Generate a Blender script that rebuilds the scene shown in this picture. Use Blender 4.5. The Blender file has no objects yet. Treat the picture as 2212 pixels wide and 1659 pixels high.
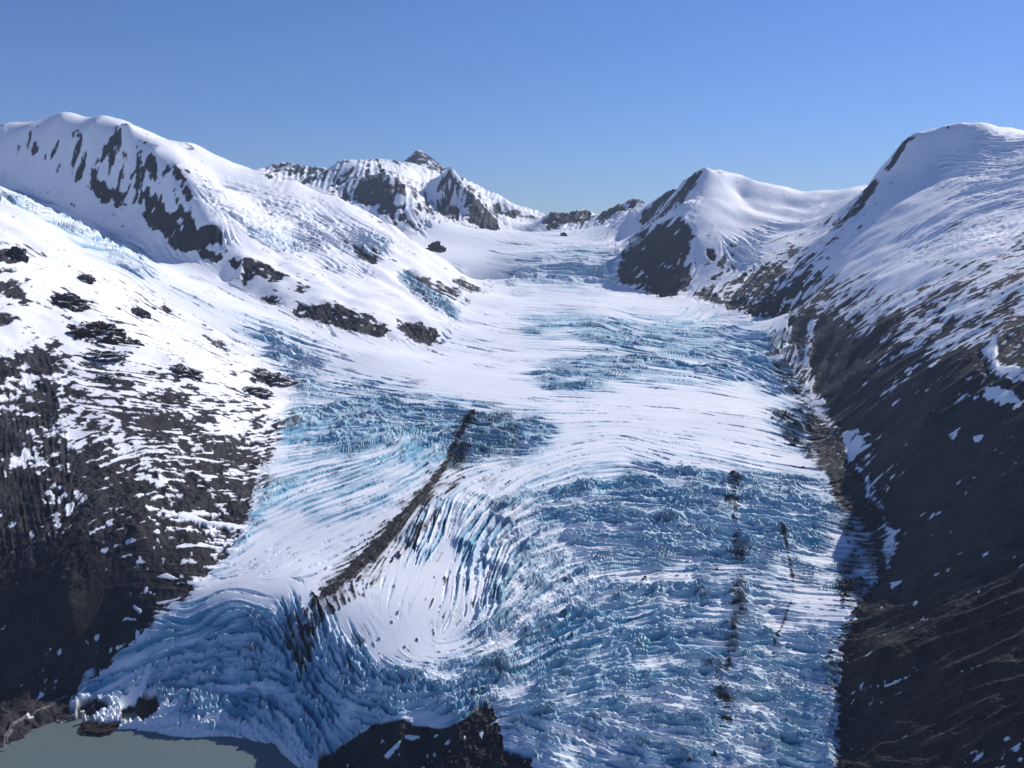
import bpy, math, random
import numpy as np
C = bpy.context.scene
QUICK = False

# ------------------------------------------------------------------ camera, sky, sun, exposure
H = 620.0                                   # flying height above the lake (m)
PITCH = math.radians(10.44)
FPX = 1787.0                                # focal length in units of a 2212 px wide picture
CU, CV = 1106.0, 829.5
cam = bpy.data.cameras.new('camera'); cam_o = bpy.data.objects.new('camera', cam); C.collection.objects.link(cam_o)
cam.sensor_fit = 'HORIZONTAL'; cam.sensor_width = 36.0; cam.lens = 36.0 * FPX / 2212.0
cam.clip_start = 1.0; cam.clip_end = 60000.0
cam_o.location = (0, 0, H); cam_o.rotation_euler = (math.pi / 2 - PITCH, 0, 0)
C.camera = cam_o
SUN_EL, SUN_AZ = math.radians(35), math.radians(52)      # azimuth clockwise from the viewing direction
w = bpy.data.worlds.new('World'); C.world = w; w.use_nodes = True
nt = w.node_tree; bg = nt.nodes['Background']
sky = nt.nodes.new('ShaderNodeTexSky'); sky.sky_type = 'NISHITA'; sky.sun_disc = False
sky.sun_elevation = SUN_EL; sky.sun_rotation = SUN_AZ; sky.altitude = 600; sky.air_density = 1.0; sky.dust_density = 0.0; sky.ozone_density = 3.0
tint = nt.nodes.new('ShaderNodeMix'); tint.data_type = 'RGBA'; tint.blend_type = 'MULTIPLY'; tint.inputs[0].default_value = 1.0
tc = nt.nodes.new('ShaderNodeTexCoord'); sx = nt.nodes.new('ShaderNodeSeparateXYZ'); nt.links.new(tc.outputs['Generated'], sx.inputs[0])
cr = nt.nodes.new('ShaderNodeValToRGB'); nt.links.new(sx.outputs['Z'], cr.inputs[0])      # clear, dry, deep air: less white low in the sky
cr.color_ramp.elements[0].position = 0.0; cr.color_ramp.elements[0].color = (0.50, 0.66, 1.06, 1)
cr.color_ramp.elements[1].position = 0.30; cr.color_ramp.elements[1].color = (0.60, 0.78, 1.19, 1)
nt.links.new(cr.outputs[0], tint.inputs[7])
nt.links.new(sky.outputs[0], tint.inputs[6]); nt.links.new(tint.outputs[2], bg.inputs[0]); bg.inputs[1].default_value = 0.088
sl = bpy.data.lights.new('sun', 'SUN'); sun = bpy.data.objects.new('sun', sl); C.collection.objects.link(sun)
sl.energy = 4.7; sl.angle = math.radians(0.5); sl.color = (1.0, 0.965, 0.93)
sun.rotation_euler = (math.pi / 2 - SUN_EL, 0, math.pi - SUN_AZ)
C.view_settings.view_transform = 'Standard'; C.view_settings.look = 'None'
C.view_settings.exposure = 0.03; C.view_settings.gamma = 1.0
C.cycles.use_denoising = True
HAZE = 2.3e-5

# ------------------------------------------------------------------ helpers
rng = np.random.default_rng(7)
SP, CP = math.sin(PITCH), math.cos(PITCH)
GROW = np.array([540, 560, 580, 600, 620, 650, 700, 800, 900, 1000, 1100, 1300, 1500, 1659.])
GY = np.array([5187, 5000, 4800, 4620, 4462, 3808, 3040, 2206, 1773, 1496, 1301, 1060, 896, 790.])
def ray(u, v):
    x = (u - CU) / FPX; y = -(v - CV) / FPX
    return x, CP + y * SP, -SP + y * CP
def P(u, v, Y=None, z=None):
    a, b, c = ray(u, v)
    if z is not None: s = (z - H) / c
    else: s = (float(np.interp(v, GROW, GY)) if Y is None else Y) / b
    return a * s, b * s, H + c * s
def dens(pts, step=45):
    """(u, v, Y) polyline made denser in the picture"""
    out = []
    for p, q in zip(pts[:-1], pts[1:]):
        n = max(1, int(math.hypot(q[0] - p[0], q[1] - p[1]) / step))
        for k in range(n):
            t = k / n
            out.append([p[i] + (q[i] - p[i]) * t for i in range(3)])
    out.append(list(pts[-1])); return out
ctrl = []
def line(*pts, back=0.0, drop=45):
    for u, v, Y in dens(pts):
        ctrl.append(P(u, v, Y))
        if back: ctrl.append(P(u, v + drop, Y * (1 + back)))
def dot(*pts):
    for p in pts: ctrl.append(P(*p))
def dotz(*pts):
    for u, v, z in pts: ctrl.append(P(u, v, z=z))
def gl(*pts):                                # on the glacier surface
    for u, v in pts: ctrl.append(P(u, v))

# ------------------------------------------------------------------ the lie of the land: surveyed points (picture u, v and distance)
gl((1200,1659),(1400,1659),(1600,1659),(1790,1659),(1200,1600),(1400,1580),(1600,1580),(1795,1560))
gl((1000,1480),(1200,1500),(1400,1500),(1600,1500),(1795,1500),(850,1400),(1000,1400),(1200,1400),(1400,1400),(1600,1400),(1800,1400))
for v, us in ((1300,(640,760,900,1050,1200,1400,1600,1830)),(1200,(560,680,800,950,1100,1300,1500,1700,1880)),(1100,(580,700,850,1000,1200,1400,1600,1800,1870)),
              (1000,(600,750,900,1050,1200,1400,1600,1790)),(900,(620,750,900,1050,1200,1400,1600,1750)),(830,(680,800,950,1150,1350,1550,1735)),
              (760,(900,1050,1200,1400,1600,1700)),(700,(1050,1200,1400,1600)),(660,(1100,1250,1400,1520)),(630,(1100,1220,1310)),(600,(1090,1200,1320)),(570,(1120,1220,1320)),(545,(1130,1230,1320))):
    gl(*[(u, v) for u in us])
# tongue falling to the lake
dotz((700,1450,68),(600,1450,58),(760,1520,62),(660,1540,48),(500,1400,70),(400,1450,40),(300,1480,24),(220,1480,12),(500,1300,112),(430,1330,90),(600,1250,130),(580,1480,52),(450,1500,34),(350,1500,22),(850,1480,80),(850,1540,68),(960,1530,76),(700,1590,28))
dotz((250,1545,-2),(360,1530,-2),(450,1552,-3),(540,1568,-3),(620,1592,-3),(690,1638,-3))
dotz((760,1640,12),(850,1600,30),(950,1600,38),(1040,1570,58),(1080,1640,50),(1000,1659,40),(1300,1800,0),(1700,1800,20),(1000,1800,-10))
dotz((100,1600,-14),(300,1620,-16),(500,1659,-16),(600,1645,-14),(300,1900,-20),(800,1800,-15),(0,1700,-14),(-250,1700,-14))
dotz((0,1612,3),(60,1585,3),(130,1560,3),(210,1553,3),(-250,1620,3),(100,1500,14),(160,1500,8),(-250,1480,35))
# near left shoulder
dotz((0,1560,14),(90,1540,10))
dot((0,1500,1005),(0,1400,1035),(200,1400,1050),(300,1300,1085),(150,1300,1065),(0,1250,1095),(300,1150,1150),(150,1150,1150),(420,1180,1165),(450,1050,1330),(0,900,1420),(0,800,1560),(0,700,1720),(0,550,2050),
    (0,1100,1190),(150,1000,1300),(300,900,1480),(450,900,1600),(300,1020,1310),(300,750,1830),(450,800,1850),(150,650,1980),(300,680,2250),(450,740,2200),(100,520,2400),(150,800,1620),(200,600,2270),(560,850,1930))
line((0,430,2600),(50,450,2620),(100,480,2600),(190,560,2600),(260,590,2600),(350,650,2520),(450,700,2450),(550,760,2300),(640,822,2130))
dot((-250,450,2500),(-250,700,1500),(-250,1000,1170),(-250,1300,1050))
line((640,830,2090),(600,950,1625),(560,1050,1390),(540,1130,1262),(500,1200,1180),(430,1270,1110),(340,1340,1070),(270,1400,1045),(200,1450,1030))
# side glacier behind the shoulder
line((0,395,3050),(100,450,2950),(200,510,2850),(300,560,2800),(420,620,2750),(520,670,2650),(620,720,2500),(700,760,2380))
dot((720,715,2650),(820,760,2330),(-250,330,3200))
# left dome
line((-250,280,4300),(0,285,4200),(60,270,4200),(130,260,4200),(200,265,4150),(253,277,4125),(262,268,4100),(280,269,4100),(292,288,4140),(400,310,4250),(480,345,4300),(560,370,4380),(640,395,4420),(720,425,4450),(790,455,4450),(850,490,4420),(920,535,4350),(980,580,4300),(1040,625,4200), back=.12)
line((1050,632,4120),(1000,662,3700),(975,700,3050),(962,738,2680),(940,747,2600),(870,738,2600),(740,718,2640),(640,692,2760),(560,658,2930),(480,612,3150),(400,572,3400),(330,547,3550),(250,502,3760),(160,472,3900),(80,442,4000),(0,388,4060))
line((270,270,4100),(330,330,3960),(410,395,3740),(450,480,3490),(520,555,3240),(640,640,2930),(780,690,2740))
dot((150,350,4100),(150,430,3990),(250,400,4000),(330,430,3860),(300,490,3750),(60,340,4120),(40,385,4060),(370,510,3550),(200,300,4110),(240,460,3890),(440,560,3300))
dot((560,450,4000),(480,400,4100),(640,520,3750),(720,520,3850),(800,540,3850),(760,610,3350),(860,640,3200),(900,580,3900),(950,640,3700),(880,700,2820),(940,690,2900),(700,470,4150),(600,570,3350),(980,640,3750))
# far group
line((540,375,8500),(570,368,8500),(610,350,8500),(650,355,8500),(690,369,8500), back=.1)
line((690,395,7700),(705,370,7600),(730,348,7500),(800,347,7500),(860,351,7800))
line((860,351,8600),(880,340,9200),(890,330,9450),(903,324,9500),(915,332,9400),(930,341,9300),(945,358,9100),(957,364,8900), back=.1)
line((940,392,7350),(958,374,7250),(970,364,7200),(985,374,7200),(1000,390,7180),(1030,420,7100),(1060,452,7000),(1085,490,6900), back=.06)
line((800,372,7000),(840,377,6750),(870,412,6500),(895,450,6300),(920,482,6100))
dot((780,430,6700),(760,400,6900),(720,400,7100),(810,465,6350),(860,505,6050),(900,390,7700),(940,420,7400),(960,450,7100),(1000,440,7000),(960,468,6850),(1030,470,6850),(1070,498,6650))
dot((880,360,8000),(930,362,8500),(1000,490,6500),(940,525,5700),(1020,540,5500),(1100,520,5800),(1000,580,4900),(1060,605,4600),(960,560,5000),(905,500,6000))
line((1050,436,9500),(1075,440,9500),(1090,455,9500),(1120,459,9500),(1150,468,9500),(1165,471,9500), back=.08)
dot((1165,476,8300),(1120,478,8000),(1150,500,6300),(1250,505,6200),(1200,520,5800),(1300,525,5800),(1100,490,7000))
line((1168,474,7600),(1185,462,7500),(1210,455,7500),(1240,450,7500),(1268,451,7500),(1286,466,7500), back=.08)
line((1290,462,7400),(1330,443,7300),(1360,435,7300),(1382,431,7300),(1402,441,7200), back=.08)
dot((1180,502,7000),(1230,495,7000),(1280,482,7150),(1300,488,6900),(1350,478,6700),(1310,535,5750),(1350,520,5900))
# far right pyramid
line((1400,442,6700),(1440,411,6200),(1480,386,5700),(1508,371,5350),(1524,358,5200),(1545,368,5200),(1560,372,5200),(1620,383,5250),(1680,400,5350),(1740,418,5500),(1790,425,5650),(1850,410,5650),(1880,400,5600), back=.1, drop=35)
line((1525,364,5190),(1505,398,5080),(1490,440,4880),(1482,478,4720),(1500,520,4560),(1510,570,4400),(1495,625,4150))
line((1482,480,4720),(1440,492,4800),(1400,520,4820),(1365,550,4750),(1335,590,4620))
dot((1400,500,5400),(1440,460,5400),(1410,470,5900),(1350,555,5050),(1400,570,4580),(1450,540,4620),(1450,590,4420),(1380,600,4480),(1570,560,4350),(1600,500,4650),(1620,610,3980),(1560,630,3950),(1600,430,5100),(1700,450,5000),(1700,520,4400),(1620,560,4250),(1760,470,4700))
line((1322,612,4560),(1340,625,4480),(1380,636,4350),(1440,643,4150),(1490,642,3950),(1530,656,3680),(1570,671,3450),(1630,691,3170),(1690,686,3150))
# right mountain
line((1870,405,3760),(1900,375,3740),(1930,340,3730),(1950,310,3740),(1980,285,3740),(2030,272,3700),(2080,268,3620),(2130,272,3600),(2180,280,3660),(2212,282,3700),(2450,300,3600), back=.12)
line((1880,398,3740),(1860,425,3690),(1840,450,3620),(1800,497,3520),(1755,545,3440),(1700,615,3280))
dot((1870,410,4500),(1840,455,4400),(1800,500,4250),(1755,550,4000),(1715,590,3750))
dot((2000,400,3400),(2100,400,3080),(2212,400,2760),(1900,500,3150),(2000,500,2800),(2100,500,2500),(2212,500,2180),(1800,600,2980),(1900,600,2480),(2000,600,2200),(2100,600,1950),(2212,600,1670),
    (1790,700,2380),(1900,700,2020),(2050,700,1720),(2212,700,1450),(1850,800,1840),(2000,800,1540),(2212,800,1260),(1850,900,1630),(2000,900,1350),(2212,900,1140),(1950,1000,1320),(2100,1000,1165),(2212,1000,1040),
    (2000,1100,1155),(2212,1100,960),(2000,1250,1000),(2212,1250,860),(1900,1400,895),(2000,1450,830),(2212,1450,725),(1900,1659,750),(2000,1659,705),(2212,1659,635),(1965,330,3680),(1935,375,3650),(1900,410,3600),(1868,445,3540),(1825,500,3420),(1780,545,3330),(2050,330,3560),(2150,330,3420))
dot((2450,600,1500),(2450,900,980),(2450,1300,720),(2450,1659,570),(2450,450,2300))
line((1695,690,3120),(1702,740,2620),(1742,800,2190),(1752,860,1930),(1782,910,1730),(1802,960,1590),(1862,1050,1385),(1902,1130,1255),(1930,1190,1165),(1895,1260,1100),(1852,1300,1055),(1815,1380,990),(1806,1450,935),(1806,1659,788))
ctrl = np.array(ctrl)
for az in np.linspace(-.72, .72, 9):
    ctrl = np.vstack([ctrl, [13000 * math.sin(az), 13000 * math.cos(az), 450 + 80 * math.sin(7 * az)]])

# ------------------------------------------------------------------ log-polar grid (conformal): column = azimuth, row = ln distance
AZ0, AZ1, L0, L1 = -.70, .70, math.log(600.), math.log(12800.)
NC = 700 if QUICK else 1500
STEP = (AZ1 - AZ0) / (NC - 1)
NR = int((L1 - L0) / STEP) + 1
az = np.linspace(AZ0, AZ1, NC); ld = L0 + STEP * np.arange(NR)
ca = np.arctan2(ctrl[:, 0], ctrl[:, 1]); cl = np.log(np.hypot(ctrl[:, 0], ctrl[:, 1])); cz = ctrl[:, 2]
keep = [0]
for i in range(1, len(ca)):                 # drop near-duplicates
    if np.min(np.hypot(ca[keep] - ca[i], cl[keep] - cl[i])) > .006: keep.append(i)
ca, cl, cz = ca[keep], cl[keep], cz[keep]; n = len(ca)
CS = .0026
ker = lambda r2: np.sqrt(r2 + CS * CS)
A = np.zeros((n + 1, n + 1)); A[:n, :n] = ker((ca[:, None] - ca) ** 2 + (cl[:, None] - cl) ** 2) - 2e-4 * np.eye(n)
A[:n, n] = A[n, :n] = 1
wts = np.linalg.solve(A, np.append(cz, 0))
ST = 4 * 1500 / NC
ga = np.linspace(AZ0, AZ1, 500); glr = np.linspace(L0, L1, 1060)
base_c = np.zeros((len(glr), len(ga)))
for k in range(n): base_c += wts[k] * ker((ga[None, :] - ca[k]) ** 2 + (glr[:, None] - cl[k]) ** 2)
base_c += wts[n]
def resize(a, y, x, y0, dy, x0, dx):        # cubic (Catmull-Rom) separable resampling of a regular grid
    def ax(arr, q):
        i = np.floor(q).astype(int); t = (q - i)[:, None]
        g = lambda k: arr[np.clip(i + k, 0, arr.shape[0] - 1)]
        p0, p1, p2, p3 = g(-1), g(0), g(1), g(2)
        return p1 + .5 * t * (p2 - p0 + t * (2 * p0 - 5 * p1 + 4 * p2 - p3 + t * (3 * (p1 - p2) + p3 - p0)))
    return ax(ax(a, (y - y0) / dy).T.copy(), (x - x0) / dx).T.copy()
base = resize(base_c, ld, az, L0, glr[1] - glr[0], AZ0, ga[1] - ga[0])
D = np.exp(ld)[:, None]
X = D * np.sin(az)[None, :]; Y = D * np.cos(az)[None, :]
def project(X, Y, Z):
    f = Y * CP - (Z - H) * SP; up = Y * SP + (Z - H) * CP
    return CU + FPX * X / f, CV - FPX * up / f
f32 = np.float32
sst = lambda a, b, x: np.clip((x - a) / (b - a), 0, 1) ** 2 * (3 - 2 * np.clip((x - a) / (b - a), 0, 1))
def blur(a, sg):                              # gaussian blur through the FFT, edges padded
    p = int(3 * sg) + 2
    b = np.pad(a.astype(f32), p, mode='edge')
    fy = np.fft.fftfreq(b.shape[0])[:, None]; fx = np.fft.rfftfreq(b.shape[1])[None, :]
    b = np.fft.irfft2(np.fft.rfft2(b) * np.exp(-2 * (math.pi * sg) ** 2 * (fy * fy + fx * fx)), s=b.shape)
    return b[p:-p, p:-p].astype(f32)
def inside(px, py, poly):                     # even-odd rule
    r = np.zeros(px.shape, bool); q = poly[-1]
    for p in poly:
        if p[1] != q[1]:
            r ^= ((p[1] > py) != (q[1] > py)) & (px < (q[0] - p[0]) * (py - p[1]) / (q[1] - p[1]) + p[0])
        q = p
    return r

# ------------------------------------------------------------------ the glacier's outline on the map
tongue = [(160,1507,1015),(172,1492,1018),(200,1450,1030),(270,1400,1045),(340,1340,1070),(430,1270,1110),(500,1200,1180),(540,1130,1262),(560,1050,1390),(600,950,1625),(640,835,2080),
 (550,765,2300),(450,706,2450),(350,655,2520),(260,595,2600),(190,565,2600),(100,485,2600),(50,455,2620),(0,432,2600),(-260,430,2500),(-260,330,4200),
 (0,388,4060),(80,442,4000),(160,472,3900),(250,502,3760),(330,547,3550),(400,572,3400),(480,612,3150),(560,658,2930),(640,692,2760),(740,718,2640),(870,738,2600),(940,747,2600),(962,738,2680),(975,700,3050),(1000,662,3700),(1050,632,4120),
 (1060,605,4600),(1000,575,4900),(960,555,5000),(905,500,6000),(1000,488,6500),(1075,499,6650),(1120,475,8300),(1165,474,8400),(1180,503,6950),(1230,497,6950),(1300,490,6900),(1330,540,5600),(1322,612,4560),
 (1380,636,4350),(1440,643,4150),(1490,642,3950),(1530,656,3680),(1570,671,3450),(1630,691,3170),(1690,686,3140),(1702,740,2620),(1742,800,2190),(1752,860,1930),(1782,910,1730),(1802,960,1590),(1862,1050,1385),(1902,1130,1255),(1930,1190,1165),(1895,1260,1100),(1852,1300,1055),(1815,1380,990),(1806,1450,935),(1803,1560,855),(1806,1659,788),(1800,1800,690),
 (1190,1800,660),(1150,1645,770),(1085,1622,790),(1066,1560,820),(1043,1546,825),(959,1596,820),(867,1574,830),(811,1586,830),(751,1628,845),(700,1650,850),(690,1646,855),(620,1600,890),(540,1576,915),(450,1560,930),(370,1545,942),(300,1550,944),(235,1548,955),(200,1530,965),(150,1520,985)]
TG = [P(*p) for p in tongue]; TG = [(math.atan2(p[0], p[1]), math.log(math.hypot(p[0], p[1]))) for p in TG]
GM = inside(np.broadcast_to(az[None, :], base.shape), np.broadcast_to(ld[:, None], base.shape), TG).astype(f32)
KS = NC / 1500.
soft = blur(GM, 6 * KS)
base = base * (1 - soft) + blur(base, 13 * KS) * soft     # an even flow surface; rock keeps its edges
base = blur(base, 1.2 * KS)
X = X.astype(f32); Y = Y.astype(f32); base = base.astype(f32)
U, V = project(X, Y, base)
print('grid', NR, NC, 'controls', n)

# ------------------------------------------------------------------ mesh rows: evenly spread over what is seen of each direction
NM = 700 if QUICK else 2100
dv = np.abs(np.diff(V, axis=0)); s = dv + .06 * np.median(dv) + .10
k = np.exp(-.5 * (np.arange(-30, 31) / 12.) ** 2); k /= k.sum()
cum = np.vstack([np.zeros((1, NC)), np.cumsum(s, axis=0)]); cum /= cum[-1]
cp = np.pad(cum, ((0, 0), (30, 30)), mode='edge'); cum = sum(k[j] * cp[:, j:j + NC] for j in range(61)); del cp
rows = np.empty((NM, NC)); q = np.linspace(0, 1, NM)
for j in range(NC): rows[:, j] = np.interp(q, cum[:, j], np.arange(NR))
ri = np.clip(np.floor(rows).astype(int), 0, NR - 2); rt = (rows - ri).astype(f32); jj = np.broadcast_to(np.arange(NC)[None, :], rows.shape)
samp = lambda a: a[ri, jj] * (1 - rt) + a[ri + 1, jj] * rt
MD = np.exp(L0 + STEP * rows).astype(f32)
mx = MD * np.sin(az)[None, :].astype(f32); my = MD * np.cos(az)[None, :].astype(f32); mz = samp(base)
mu, mv = project(mx, my, mz)
cell = MD * STEP * 1500 / NC * NC / 1500     # metres per grid cell
cell = MD * f32(.000934)

# ------------------------------------------------------------------ direction fields (picture angle of crevasses, ledges and gullies where they lie)
DIRS = [(700,870,6),(800,850,8),(900,880,6),(1040,900,9),(1120,940,10),(1000,960,4),(750,950,-8),(650,930,-6),(620,1090,-25),(700,1050,-18),(800,1050,-22),(880,990,-30),(960,1000,-28),(560,1200,-38),(700,1180,-25),(450,1330,-32),(350,1420,-26),(300,1460,-22),(220,1490,-25),
 (560,1300,18),(640,1320,72),(690,1360,76),(700,1410,66),(760,1440,58),(800,1390,55),(850,1440,32),(900,1450,10),(1000,1450,-15),(1060,1390,-26),(720,1490,42),(650,1430,60),(600,1480,12),(500,1480,-5),(420,1480,-8),(630,1560,58),(690,1580,60),(800,1520,20),(900,1530,-12),(1000,1520,-35),
 (963,1138,100),(930,1190,115),(1017,1138,-55),(1107,1066,-35),(999,1264,98),(1071,1210,112),(1040,1280,100),(900,1300,112),(870,1370,70),(1143,1156,-25),(1215,1084,-12),(1287,1156,4),(1143,1264,-40),(1215,1300,-25),(1250,1372,-20),
 (1400,1150,8),(1600,1100,8),(1700,1050,10),(1700,1200,12),(1800,1150,12),(1750,1300,5),(1600,1350,3),(1500,1300,-3),(1400,1350,-12),(1300,1350,-18),(1600,1450,8),(1750,1450,10),(1500,1550,10),(1300,1500,-8),(1200,1500,-15),(1150,1430,-30),(1700,1600,15),(1300,1600,22),(1150,1600,20),
 (1390,970,16),(1294,980,-8),(1200,1000,-20),(1582,1000,13),(1294,797,5),(1220,810,3),(1438,749,9),(1582,725,12),(1630,797,24),(1700,900,26),(1246,700,-3),(1350,700,20),(1400,900,4),(1600,900,8),(1150,870,2),(1000,780,10),(1200,650,4),(1400,660,6),
 (250,520,8),(120,450,14),(400,600,25),(580,720,20),(680,760,15),(800,780,20),(1200,590,4),(1150,550,3),(1280,570,4),(1200,510,3),
 (150,650,32),(100,520,38),(300,640,34),(450,720,30),(250,720,10),(250,820,6),(400,830,8),(520,800,16),(250,900,6),(400,950,4),(550,920,-8),(600,920,-14),(450,1060,6),(450,1150,5),(350,1250,7),(350,1330,10),(250,1400,-20),(50,880,82),(60,800,70),(100,1000,80),(90,1120,78),(220,980,-28),(200,1150,-34),(120,1350,-30),(30,1450,-30),(300,1120,-20),(20,600,-30),
 (60,320,104),(150,330,106),(240,350,112),(300,400,100),(340,360,76),(390,370,50),(300,480,60),(390,490,84),(450,500,84),(150,440,30),(540,580,40),(600,470,18),(500,410,14),(640,520,22),(750,550,32),(800,480,26),(900,600,30),(930,630,28),(800,680,28),(700,690,60),(900,720,50),(650,600,26),(350,300,16),(560,640,20),
 (850,440,112),(820,420,70),(890,470,55),(930,450,80),(960,400,110),(1040,460,105),(900,345,30),(750,380,112),(640,370,120),(1100,460,60),(1230,470,120),(1350,450,135),(1000,520,10),(980,550,15),
 (1480,410,128),(1430,530,-38),(1400,600,-34),(1470,600,-40),(1500,560,95),(1540,560,100),(1520,630,-60),(1600,600,-46),(1650,640,-58),(1600,430,18),(1680,470,12),(1600,540,30),(1720,540,-36),(1700,640,-58),(1800,600,-45),(1830,460,-52),(1940,330,-55),
 (1740,730,-78),(1900,700,-38),(1850,640,-36),(2000,600,-28),(2100,850,-32),(2000,1000,-35),(2100,1200,-30),(1950,1400,-25),(2050,450,-28),(1950,450,-36),(2100,330,6),(2160,400,-10),(2150,550,-30),(2000,700,-12),(2100,680,-24),(1800,800,-60),(1850,960,-40),(1900,1080,-50),(2150,760,-50),(2100,1550,-25)]
DA = np.array(DIRS, float)
gu, gv = np.meshgrid(np.arange(-300, 2520, 20.), np.arange(200, 1900, 20.))
w2 = 1 / ((gu[..., None] - DA[:, 0]) ** 2 + 1.4 * (gv[..., None] - DA[:, 1]) ** 2 + 300) ** 1.6
th = np.radians(DA[:, 2]) * 2
gc, gs = (w2 * np.cos(th)).sum(-1), (w2 * np.sin(th)).sum(-1); del w2
def pick(img, u, v, u0, v0, st):             # bilinear look-up
    x = np.clip((u - u0) / st, 0, img.shape[1] - 1.001); y = np.clip((v - v0) / st, 0, img.shape[0] - 1.001)
    i = x.astype(np.int32); j = y.astype(np.int32); a = (x - i).astype(f32); b = (y - j).astype(f32)
    img = img.astype(f32)
    return (img[j, i] * (1 - a) + img[j, i + 1] * a) * (1 - b) + (img[j + 1, i] * (1 - a) + img[j + 1, i + 1] * a) * b
ang = .5 * np.arctan2(pick(gs, U, V, -300, 200, 20), pick(gc, U, V, -300, 200, 20))
Uc = np.gradient(U, axis=1); Ur = np.gradient(U, axis=0); Vc = np.gradient(V, axis=1); Vr = np.gradient(V, axis=0)
Vr = np.where(V < 300, -.2, np.minimum(Vr, -.06)).astype(f32)    # slopes turned away take the same lie as those in view
c0, s0 = np.cos(ang), np.sin(ang)
da = c0 * Vr - s0 * Ur; db = -c0 * Vc + s0 * Uc                 # the picture angle turned into a bearing on the ground
nn = np.hypot(da, db) + 1e-6; sg = np.sign(da) ; da = (da / nn).astype(f32); db = (db / nn).astype(f32)
del Uc, Ur, Vc, Vr, c0, s0, nn, ang

# ------------------------------------------------------------------ noises
def spectral(lam, bw=.45, seed=None):        # band of noise of wavelength lam cells
    a = np.random.default_rng(int(lam * 97 + bw * 1000) if seed is None else seed).standard_normal((NR, NC)).astype(f32)
    fy = np.fft.fftfreq(NR)[:, None]; fx = np.fft.rfftfreq(NC)[None, :]
    k = np.hypot(fy, fx) * lam * KS + 1e-9
    b = np.fft.irfft2(np.fft.rfft2(a) * np.exp(-.5 * (np.log(k) / bw) ** 2), s=(NR, NC)).astype(f32)
    return b / b.std()
def fbm(beta, lmax):                         # fractal noise
    a = np.random.default_rng(int(beta * 31 + lmax)).standard_normal((NR, NC)).astype(f32)
    fy = np.fft.fftfreq(NR)[:, None]; fx = np.fft.rfftfreq(NC)[None, :]
    k = np.hypot(fy, fx) * KS
    b = np.fft.irfft2(np.fft.rfft2(a) * (k * k + (1. / lmax) ** 2) ** (-beta / 2), s=(NR, NC)).astype(f32)
    return b / b.std()
def streaks(fields, reach):                  # each noise drawn out along the direction field (line integral), at the mesh points
    acc = [np.zeros((NM, NC), f32) for _ in fields]; wt = 0
    hs = 1.6 * KS; nst = int(reach * KS / hs)
    for sgn in (1, -1):
        pr = rows.astype(f32).copy(); pc = jj.astype(f32).copy(); la = np.zeros((NM, NC), f32); lb = la.copy()
        first = True
        for i in range(nst):
            iy = np.clip(pr + .5, 0, NR - 1).astype(np.int32); ix = np.clip(pc + .5, 0, NC - 1).astype(np.int32)
            idx = iy * NC + ix
            a = da.ravel()[idx]; b = db.ravel()[idx]
            if first: fl = f32(sgn)
            else: fl = np.where(a * la + b * lb < 0, f32(-1), f32(1))
            a = a * fl; b = b * fl; first = False; la, lb = a, b
            w_ = .5 + .5 * math.cos(math.pi * i / nst)
            if not (sgn == -1 and i == 0):
                for q_, fld in zip(acc, fields): q_ += f32(w_) * fld.ravel()[idx]
            pr += hs * b; pc += hs * a
    return [q_ / q_.std() for q_ in acc]
n24 = spectral(16.5, .36); n11 = spectral(10); n60 = spectral(70)
s24, s60, s36 = streaks([n24, n60, spectral(25, .36)], 66)
s11, = streaks([n11], 30)
da, db = -db, da
p16, = streaks([spectral(15)], 12)
da, db = db, -da
t24 = samp(spectral(20)); t9 = samp(spectral(8.5)); fb = samp(fbm(2.0, 120)); fr = samp(fbm(1.5, 40)); t60 = samp(spectral(90, .6)); t150 = samp(spectral(170, .5))
print('noise done')

# ------------------------------------------------------------------ what covers the ground where (picture outlines carried onto the land)
RU, RV = np.meshgrid(np.arange(-300, 2514, 2.), np.arange(180, 1904, 2.))
def poly(s):
    out = []
    for t in s.split():
        a, b = t.split(','); a, b = float(a), float(b)
        out.append((-310 if a <= 0 else 2520 if a >= 2212 else a, 1910 if b >= 1659 else b))
    return out
def paint(F, val, softness, text):
    M = np.zeros(RU.shape, bool)
    for s in text.strip().split(';'):
        if not s.strip(): continue
        p = poly(s); xs = [q[0] for q in p]; ys = [q[1] for q in p]
        i0, i1 = max(0, int((min(ys) - 180) / 2) - 1), int((max(ys) - 180) / 2) + 3
        j0, j1 = max(0, int((min(xs) + 300) / 2) - 1), int((max(xs) + 300) / 2) + 3
        M[i0:i1, j0:j1] |= inside(RU[i0:i1, j0:j1], RV[i0:i1, j0:j1], p)
    a = blur(M, softness / 2.) if softness > 0 else M.astype(f32)
    F *= 1 - a; F += val * a
new = lambda v: np.full(RU.shape, v, f32)
look = lambda F: pick(F, mu, mv, -300, 180, 2)

# bare rock (share of the ground not under snow)
R = new(.07)
paint(R, .26, 20, '0,560 130,600 300,640 450,700 560,760 640,830 600,900 400,880 130,900 0,800')
paint(R, .38, 18, '60,790 200,770 330,790 460,800 540,850 600,900 400,885 130,905')
paint(R, .53, 16, '130,900 250,870 400,875 560,890 640,940 610,1020 565,1060 300,1085 170,1060')
paint(R, .80, 16, '0,740 60,760 110,770 135,900 175,1000 260,990 330,1050 420,1040 560,1060 545,1130 505,1210 430,1275 340,1345 165,1500 0,1700')
paint(R, .70, 10, '0,740 100,765 125,860 165,980 140,1050 0,1130;440,990 560,980 570,1050 470,1070 400,1040')
paint(R, .90, 14, '0,1300 150,1200 330,1230 420,1280 340,1345 250,1420 160,1500 0,1660;230,1300 330,1290 370,1320 180,1480')
paint(R, .35, 6, '125,905 165,900 190,960 150,975;190,880 270,900 330,890 250,930;440,905 560,895 600,930 480,940;560,965 640,950 620,1000 570,1010')
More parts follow.
